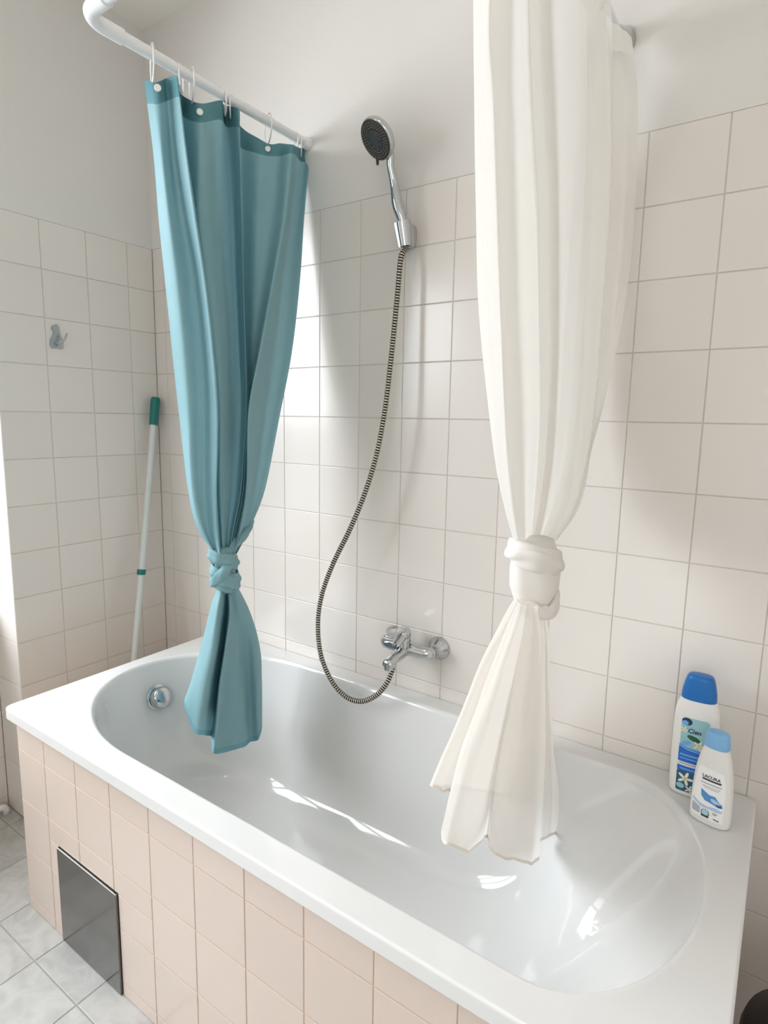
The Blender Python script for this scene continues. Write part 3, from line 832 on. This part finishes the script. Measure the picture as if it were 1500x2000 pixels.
_r = ROT @ Vector(((740 - 752.178) / FPX, -(322 - 990.382) / FPX, -1.0)); dn = CAM + _r * ((headC - CAM).dot(hn) / _r.dot(hn)) - headC; dn = (dn - hn * dn.dot(hn)).normalized()
q = MB(); q.tube([headC + dn * 0.042 + hn * 0.004, headC + dn * 0.054 + hn * 0.004, headC + dn * 0.062 + hn * 0.005], [0.0042, 0.0038, 0.003], 12); lv = q.build('selector_lever', M['head_dark'], hs, True)
lv['label'] = 'small dark lever'

# hose
hp_ = [hb0 + haxis * 0.006, hb0 - haxis * 0.014] + [pt(u, v, 1, y) for u, v, y in
      ((783, 505, -.058), (776, 580, -.066), (765, 690, -.078), (752, 800, -.090), (735, 890, -.100), (712, 965, -.108), (683, 1035, -.114), (651, 1100, -.120),
       (629, 1160, -.125), (621, 1215, -.128), (626, 1275, -.130), (645, 1325, -.130), (672, 1358, -.130), (704, 1370, -.130), (735, 1358, -.126), (755, 1335, -.118), (765, 1312, -.108), (768, 1300, -.102))]
dense = resample(hp_, 150)
Lh = sum((b - a).length for a, b in zip(dense, dense[1:]))
nr = int(Lh / 0.0072); prof = []
pts = resample(hp_, nr * 6 + 1); pts_r = []
mid = []
for i, p_ in enumerate(pts):
    ph_ = i % 6; pts_r.append([0.0056, 0.0072, 0.0078, 0.0078, 0.0072, 0.0056][ph_])
q = MB(); q.tube(pts, pts_r, 14, caps=True)
nf = 14
for i in range(len(pts) - 1):
    dark = (i % 6) in (0, 4, 5)
    for j in range(nf): q.m[i * nf + j] = 1 if dark else 0
hose = tag(q.build('shower_hose', [M['hose_metal'], M['hose_dark']], None, True, base=tuple(hb0)), 'ribbed metal shower hose hanging in a long loop down to the tap', 'shower hose')

# ================================================================ BATH MIXER
mx = thing('bath_mixer', 'chrome single-lever bath mixer tap on the tiled wall over the tub', 'tap', (1.18, 0, 0.75))
MZ = 0.752
for x in (1.105, 1.255):
    q = MB(); q.lathe((x, -0.0005, MZ), (0, -1, 0), [(0, 0.033), (0.003, 0.033), (0.006, 0.0315), (0.022, 0.019), (0.026, 0.016), (0.030, 0.015)], 36)
    auto_smooth(q.build('wall_flange', M['chrome'], mx, True), 50)
    q = MB(); q.lathe((x, -0.028, MZ), (0, -1, 0), [(0, 0.0165), (0.014, 0.0165), (0.0145, 0.0145), (0.018, 0.0145)], 6)
    q.build('union_nut', M['chrome'], mx)
MY = -0.054
q = MB(); q.tube([(1.105, -0.040, MZ), (1.105, MY + 0.006, MZ), (1.110, MY, MZ), (1.13, MY - 0.002, MZ - 0.001), (1.155, MY - 0.004, MZ + 0.001), (1.18, MY - 0.005, MZ + 0.002), (1.205, MY - 0.004, MZ + 0.001), (1.23, MY - 0.002, MZ - 0.001), (1.250, MY, MZ), (1.255, MY + 0.006, MZ), (1.255, -0.040, MZ)],
          [0.0155, 0.0165, 0.0165, 0.0165, 0.019, 0.021, 0.019, 0.0165, 0.0165, 0.0165, 0.0155], 28)
q.build('body', M['chrome'], mx, True)
q = MB(); q.lathe((1.176, MY - 0.010, MZ), (0, -0.05, 1), [(0, 0.021), (0.020, 0.0205), (0.034, 0.0205), (0.036, 0.019), (0.0365, 0.018)], 36)
auto_smooth(q.build('cartridge_housing', M['chrome'], mx, True), 40)
q = MB(); q.lathe((1.176, MY - 0.0118, MZ + 0.0365), (0, -0.05, 1), [(0, 0.0198), (0.0022, 0.0198)], 32, 0); q.build('housing_gap', M['dark_chrome'], mx, True)
q = MB(); q.lathe((1.176, MY - 0.012, MZ + 0.0385), (0, -0.12, 1), [(0, 0.0215), (0.010, 0.0215), (0.018, 0.019), (0.022, 0.012), (0.023, 0.001)], 36)
lvp = auto_smooth(q.build('lever_cap', M['chrome'], mx, True), 50)
# loop-shaped lever reaching forward and down
lp = []
top = Vector((1.176, MY - 0.012, MZ + 0.057))
for k in range(20):
    t = k / 19
    lp.append(top + Vector((0, -0.004 - 0.078 * t, 0.004 * math.sin(t * 3.0) + 0.002 * t)))
rr = []
for k, p_ in enumerate(lp):
    t = k / 19; wd = 0.017 + 0.003 * math.sin(t * 3.14) - 0.006 * max(0, t - 0.8) / 0.2; th = 0.0035
    rr.append([p_ + Vector((math.cos(a) * wd, 0, math.sin(a) * th)) for a in [2 * math.pi * j / 16 for j in range(16)]])
q = MB(); q.loft(rr, True, True); q.build('lever', M['chrome'], mx, True)
q = MB(); q.tube([(1.18, MY - 0.028, MZ + 0.040), (1.18, MY - 0.040, MZ + 0.032), (1.18, MY - 0.058, MZ + 0.022)], [0.014, 0.0135, 0.012], 20, flat_=1.0)
auto_smooth(q.build('lever_root', M['chrome'], mx, True), 50)
# spout
sp = [Vector((1.18, MY - 0.010, MZ - 0.002)), Vector((1.18, MY - 0.035, MZ - 0.008)), Vector((1.18, MY - 0.062, MZ - 0.010)), Vector((1.18, MY - 0.088, MZ - 0.014)), Vector((1.18, MY - 0.100, MZ - 0.018))]
spp = resample(sp, 20); rr = []
for k, p_ in enumerate(spp):
    t = k / 19; a_, b_2 = 0.0195 - 0.004 * t, 0.0165 - 0.005 * t
    if k == 19: a_, b_2 = a_ * .8, b_2 * .8
    rr.append([p_ + Vector((math.cos(a) * a_, 0, math.sin(a) * b_2)) for a in [2 * math.pi * j / 24 for j in range(24)]])
q = MB(); q.loft(rr, True, True); auto_smooth(q.build('spout', M['chrome'], mx, True), 50)
q = MB(); q.lathe((1.18, MY - 0.089, MZ - 0.012), (0, 0.03, -1), [(0, 0.0135), (0.010, 0.0135), (0.0105, 0.0125), (0.013, 0.0128), (0.021, 0.0125), (0.0215, 0.010)], 28)
auto_smooth(q.build('aerator', M['chrome'], mx, True), 40)
q = MB(); q.lathe((hp_[-1].x, hp_[-1].y, MZ - 0.018), (hp_[-1] - Vector((hp_[-1].x, hp_[-1].y + 0.004, MZ - 0.018))).normalized(), [(0, 0.0115), (0.014, 0.0115), (0.016, 0.0095), ((MZ - 0.018 - hp_[-1].z) + 0.004, 0.0088)], 24)
auto_smooth(q.build('hose_nut', M['chrome'], mx, True), 40)

# ================================================================ WALL HOOK
hk = thing('wall_hook', 'small chrome self-adhesive hook shaped like a sitting cat on the left wall tiles', 'hook', (0.0, -0.36, 1.64))
out_px = [(106, 634), (110, 633), (115, 639), (116, 648), (118, 655), (121, 661), (124, 669), (124, 676), (123, 680), (119, 682), (113, 680), (106, 680), (101, 680), (98, 676), (97, 669), (98, 662), (102, 656), (104, 651), (103, 646), (100, 642), (101, 637)]
base = [pt(u, v, 0, 0.0008) for u, v in out_px]; topv = [p_ + Vector((0.0022, 0, 0)) for p_ in base]
n = len(base)
q = MB(); q.add(base + topv, [tuple(range(n)), tuple(range(2 * n - 1, n - 1, -1))] + [(k, (k + 1) % n, (k + 1) % n + n, k + n) for k in range(n)])
bmh = q.build('plate', M['hook_metal'], hk)
bm = bmesh.new(); bm.from_mesh(bmh.data); bmesh.ops.recalc_face_normals(bm, faces=bm.faces); bm.to_mesh(bmh.data); bm.free()
tail = [pt(112, 674, 0, 0.003), pt(113.5, 674, 0, 0.010), pt(118, 669, 0, 0.020), pt(125, 664, 0, 0.026), pt(129, 657, 0, 0.028), pt(130.5, 651, 0, 0.028)]
q = MB(); q.tube(resample(tail, 18), 0.0030, 12); q.build('tail_hook', M['hook_metal'], hk, True)

# ================================================================ BROOM POLE
bt = Vector((0.030, -0.030, 1.455)); bb = Vector((0.137, -0.303, 0.0))
bt = pt(304, 776, 0, 0.030)
ax = (bt - bb).normalized(); Lb = (bt - bb).length
pole = thing('broom_pole', 'white telescopic pole with dark green grip leaning in the wall corner', 'pole', tuple(bb))
q = MB(); q.tube([bb, bb + ax * (Lb - 0.09)], 0.0115, 20); auto_smooth(q.build('shaft', M['alu'], pole, True))
q = MB(); q.lathe(bb + ax * (Lb - 0.105), ax, [(0, 0.0150), (0.004, 0.0158), (0.085, 0.0175), (0.098, 0.0168), (0.104, 0.0135), (0.105, 0.001)], 24); gp = auto_smooth(q.build('grip', M['green'], pole, True), 50)
gp['label'] = 'dark green plastic grip'
tcol = (0.807 - 0) / (bt.z - 0)
q = MB(); q.lathe(bb + (bt - bb) * (0.802 / bt.z), ax, [(0, 0.0145), (0.001, 0.0155), (0.018, 0.0155), (0.019, 0.0145)], 24); cl = auto_smooth(q.build('locking_collar', M['green'], pole, True), 50)
cl['label'] = 'dark green locking collar'
q = MB(); q.lathe(bb, ax, [(0, 0.0125), (0.03, 0.0125), (0.032, 0.0115)], 20); q.build('foot_cap', M['green'], pole, True)

# ================================================================ BOTTLES
def bottle(name, label, cx, cy, rot, secs, capsecs, capm, power=2.6):
    """secs: (z, half width, half depth)"""
    t = thing(name, label, 'bottle', (cx, cy, RIM))
    R = Matrix.Rotation(rot, 3, 'Z')
    def tr(p): return Vector((cx, cy, RIM)) + R @ Vector(p)
    def rings_(S, pw):
        D = [Vector(s) for s in S]; out = []
        n = (len(D) - 1) * 8
        for k in range(n + 1):
            z, a, b = catmull(D, k / 8)
            out.append([tr(((abs(math.cos(th)) ** (2 / pw)) * math.copysign(a, math.cos(th)), (abs(math.sin(th)) ** (2 / pw)) * math.copysign(b, math.sin(th)), z)) for th in [2 * math.pi * j / 48 for j in range(48)]])
        return out
    q = MB(); q.loft(rings_(secs, power), True, True); auto_smooth(q.build('body', M['bottle'], t, True), 60)
    q = MB(); q.loft(rings_(capsecs, power), True, True); c = auto_smooth(q.build('cap', capm, t, True), 50)
    D = [Vector(s) for s in secs]
    def half(z):
        for a, b in zip(secs, secs[1:]):
            if a[0] <= z <= b[0]:
                i = secs.index(a); f = (z - a[0]) / max(1e-6, b[0] - a[0]); v = catmull(D, i + f); return v[1], v[2]
        return secs[-1][1], secs[-1][2]
    def front(x, z, e):
        a, b = half(z); r = min(0.995, abs(x) / a); y = -b * (1 - r ** power) ** (1 / power)
        return tr((x, y - e, z))
    return t, front

def patch(poly, front, e, step=0.0035):
    """clip a 2D polygon into small cells wrapped on the bottle front; returns verts, faces"""
    bmp = bmesh.new()
    vs = [bmp.verts.new((x, z, 0)) for x, z in poly]; bmp.faces.new(vs)
    xs_ = [p[0] for p in poly]
    x = min(xs_) + step
    while x < max(xs_) - 1e-5:
        bmesh.ops.bisect_plane(bmp, geom=bmp.verts[:] + bmp.edges[:] + bmp.faces[:], plane_co=(x, 0, 0), plane_no=(1, 0, 0)); x += step
    zs_ = [p[1] for p in poly]; z = min(zs_) + step * 2
    while z < max(zs_) - 1e-5:
        bmesh.ops.bisect_plane(bmp, geom=bmp.verts[:] + bmp.edges[:] + bmp.faces[:], plane_co=(0, z, 0), plane_no=(0, 1, 0)); z += step * 2
    bmp.verts.index_update()
    V = [front(v.co.x, v.co.y, e) for v in bmp.verts]; F = [tuple(v.index for v in f.verts) for f in bmp.faces]
    bmp.free(); return V, F
def rrect(x0, x1, z0, z1, r, n=5):
    P_ = []
    for cx, cz, a0 in ((x1 - r, z1 - r, 0), (x0 + r, z1 - r, 90), (x0 + r, z0 + r, 180), (x1 - r, z0 + r, 270)):
        for k in range(n + 1): a = math.radians(a0 + 90 * k / n); P_.append((cx + r * math.cos(a), cz + r * math.sin(a)))
    return P_
def ell(cx, cz, a, b, n=20, rot=0):
    return [(cx + a * math.cos(t) * math.cos(rot) - b * math.sin(t) * math.sin(rot), cz + a * math.cos(t) * math.sin(rot) + b * math.sin(t) * math.cos(rot)) for t in [2 * math.pi * k / n for k in range(n)]]
def flower(cx, cz, r):
    return [(cx + r * (0.62 + 0.38 * math.cos(5 * t)) * math.cos(t), cz + r * (0.62 + 0.38 * math.cos(5 * t)) * math.sin(t)) for t in [2 * math.pi * k / 40 for k in range(40)]]
def print_on(t, front, name, items, mats):
    q = MB()
    for k, (poly, e, mi) in enumerate(items):
        V, F = patch(poly, front, e); q.add(V, F, mi)
    o = q.build(name, mats, t)
    bm = bmesh.new(); bm.from_mesh(o.data)
    bm.to_mesh(o.data); bm.free(); return o
def text_on(t, front, body, x0, z0, size, m, e, bold=0.0, shear=0.0, name='lettering', sx=1.0):
    cu = bpy.data.curves.new('txt', 'FONT'); cu.body = body; cu.size = size; cu.offset = bold; cu.shear = shear; cu.resolution_u = 2
    tmp = bpy.data.objects.new('txt', cu); C.objects.link(tmp)
    dg = bpy.context.evaluated_depsgraph_get(); me = bpy.data.meshes.new_from_object(tmp.evaluated_get(dg))
    V = [front(x0 + v.co.x * sx, z0 + v.co.y, e) for v in me.vertices]; F = [tuple(p.vertices) for p in me.polygons]
    bpy.data.objects.remove(tmp); bpy.data.curves.remove(cu); bpy.data.meshes.remove(me)
    return mesh(name, V, F, m, t)

# large bottle
secsA = [(0.0, .034, .017), (0.002, .038, .020), (0.010, .041, .0225), (0.05, .0425, .024), (0.12, .043, .0245), (0.17, .0425, .024), (0.195, .040, .0225), (0.212, .034, .021), (0.216, .031, .020)]
capA = [(0.216, .0325, .0205), (0.2165, .0335, .0215), (0.232, .0325, .021), (0.250, .029, .0195), (0.262, .0255, .018), (0.267, .021, .015), (0.2685, .012, .009)]
bA, fA = bottle('shower_gel_bottle', 'tall white bottle with deep blue cap and flower label on the rim corner', 1.911, -0.062, math.radians(2), secsA, capA, M['cap_blue'])
LA = [flat('label_pale_teal', (150, 196, 202)), flat('label_navy', (28, 52, 84)), flat('label_blue', (22, 104, 200)), flat('label_sky', (112, 168, 226)), flat('label_white', (238, 238, 236)), flat('label_green', (22, 84, 52)), flat('label_deep_teal', (40, 92, 116)), flat('label_yellow', (226, 196, 70)), flat('label_petal', (226, 222, 206)), flat('label_text_navy', (24, 44, 90))]
it = [(rrect(-.026, .026, .107, .178, .008), .0004, 0), (ell(-.016, .169, .010, .008), .0006, 1), (ell(-.019, .166, .006, .005), .0008, 3),
      (flower(-.020, .150, .008), .0007, 8), (ell(-.020, .150, .0018, .0018, 8), .0009, 7),
      (ell(-.001, .135, .013, .0055, rot=-0.3), .0007, 5), (flower(.010, .122, .012), .0008, 8), (ell(.010, .122, .0025, .0025, 10), .001, 7), (ell(-.014, .122, .010, .005, rot=.4), .0007, 3),
      ([(-.027, .079), (.027, .079), (.027, .108), (.010, .110), (-.010, .112), (-.027, .117)], .0006, 2),
      ([(-.027, .112), (-.010, .107), (.012, .105), (.027, .104), (.027, .106), (.012, .108), (-.010, .111), (-.027, .116)], .0008, 3),
      ([(-.024, .086), (.020, .086), (.020, .0885), (-.024, .0885)], .0008, 3), ([(-.024, .093), (.012, .093), (.012, .097), (-.024, .097)], .0008, 3),
      ([(-.024, .0745), (.026, .0745), (.026, .0755), (-.024, .0755)], .0006, 6),
      ([(-.027, .058), (.027, .058), (.027, .070), (-.027, .070)], .0006, 2), ([(-.022, .062), (.018, .062), (.018, .065), (-.022, .065)], .0008, 3),
      (rrect(-.027, .027, .012, .058, .003), .0005, 6), (flower(-.010, .042, .016), .0008, 4), (ell(-.010, .042, .0032, .0032, 10), .001, 7),
      (ell(.014, .034, .010, .007), .0007, 3), (ell(-.018, .024, .008, .006), .0007, 0), (flower(.000, .020, .010), .0009, 8), (ell(.016, .018, .009, .004), .0007, 5)]
labA = print_on(bA, fA, 'front_label', it, LA); labA['label'] = 'blue and teal front label with white flowers'
text_on(labA, fA, 'Cien', -.014, .1465, .0135, LA[9], .0012, 0.0003, 0.2)

# small bottle in front
secsB = [(0.0, .031, .017), (0.002, .034, .0195), (0.008, .0365, .021), (0.05, .0365, .0215), (0.10, .0335, .021), (0.135, .0280, .0195), (0.155, .0225, .0175), (0.160, .0210, .0165)]
capB = [(0.160, .0215, .0170), (0.1605, .0228, .0178), (0.170, .0224, .0174), (0.180, .0208, .016), (0.187, .020, .0145), (0.190, .0165, .012), (0.191, .008, .006)]
bB, fB = bottle('lotion_bottle', 'shorter white bottle with pale blue cap standing in front of the tall bottle', 1.957, -0.140, math.radians(-13), secsB, capB, M['cap_light'])
LB = [flat('label_paper', (244, 244, 244)), flat('label_ink', (52, 54, 60)), flat('label_wave_blue', (84, 148, 212)), flat('label_wave_pale', (176, 206, 236)), flat('label_grey', (176, 180, 192)), flat('label_leaf', (110, 150, 84)), flat('label_sea', (40, 94, 150))]
it = [([(-.031, .014), (.027, .014), (.0285, .060), (.027, .095), (.022, .116), (-.010, .120), (-.022, .118), (-.027, .095), (-.031, .05)], .0004, 0),
      ([(-.014, .094), (.020, .094), (.020, .0975), (-.014, .0975)], .0007, 1),
      ([(-.016, .0875), (.021, .0875), (.021, .0885), (-.016, .0885)], .0007, 1), ([(-.013, .0815), (.019, .0815), (.019, .0828), (-.013, .0828)], .0007, 4), ([(-.009, .0780), (.017, .0780), (.017, .0792), (-.009, .0792)], .0007, 4),
      ([(-.014, .074), (.002, .066), (.012, .067), (.019, .058), (.026, .052), (.020, .046), (.008, .050), (-.006, .052), (-.013, .060)], .0007, 2),
      (ell(.013, .056, .009, .004, rot=-.4), .0009, 3), (ell(.020, .050, .006, .0022, rot=-.3), .001, 6),
      ([(-.029, .050), (-.015, .043), (.000, .041), (.014, .044), (.027, .040), (.024, .036), (.008, .037), (-.010, .036), (-.029, .045)], .0008, 3),
      ([(-.029, .044), (-.010, .035), (.008, .036), (.022, .035), (.018, .033), (-.008, .032), (-.029, .040)], .001, 0),
      (rrect(-.029, -.013, .020, .038, .002), .0006, 4),
      (ell(-.003, .026, .0085, .009), .0008, 0), (ell(-.003, .026, .0080, .0085), .001, 5), (ell(-.003, .027, .0060, .0062), .0012, 3), ([(-.010, .0175), (.004, .0175), (.004, .0215), (-.010, .0215)], .0013, 1),
      (ell(.014, .032, .0045, .0045, 14), .0007, 4), ([(.012, .019), (.022, .017), (.022, .019), (.012, .021)], .0007, 1)]
labB = print_on(bB, fB, 'front_label', it, LB); labB['label'] = 'white front label with a blue splash'
text_on(labB, fB, 'LACURA', -.0145, .0995, .0085, LB[1], .0010, 0.0002, 0.0)

# ================================================================ BIN beside the tub
bn = thing('waste_bin', 'black round waste bin just beside the right end of the tub', 'bin', (2.168, -0.365, 0))
q = MB(); q.lathe((2.168, -0.365, 0.0), (0, 0, 1), [(0, 0.105), (0.01, 0.11), (0.385, 0.120), (0.39, 0.120)], 40); auto_smooth(q.build('body', M['black'], bn, True), 40)
q = MB(); q.lathe((2.168, -0.365, 0.391), (0, 0, 1), [(0, 0.124), (0.012, 0.126), (0.03, 0.121), (0.055, 0.085), (0.068, 0.04), (0.071, 0.001)], 40); auto_smooth(q.build('lid', M['black'], bn, True), 50)

# ================================================================ CEILING LAMP (above and behind the camera)
lm = thing('ceiling_lamp', 'round frosted ceiling lamp giving warm light, above the frame', 'lamp', (1.30, -1.12, CEIL))
q = MB(); q.lathe((1.30, -1.12, CEIL - 0.0005), (0, 0, -1), [(0, 0.14), (0.02, 0.14), (0.022, 0.135)], 40); auto_smooth(q.build('base_plate', M['white_plastic'], lm, True))
lg = bpy.data.materials.new('lamp_glow'); lg.use_nodes = True
bsdf(lg).inputs['Base Color'].default_value = (0.9, 0.85, 0.75, 1); bsdf(lg).inputs['Emission Color'].default_value = (1.0, 0.84, 0.66, 1); bsdf(lg).inputs['Emission Strength'].default_value = 9.0
q = MB(); q.lathe((1.30, -1.12, CEIL - 0.022), (0, 0, -1), [(0, 0.125), (0.02, 0.130), (0.05, 0.110), (0.075, 0.06), (0.082, 0.001)], 40); auto_smooth(q.build('shade', lg, lm, True), 60)
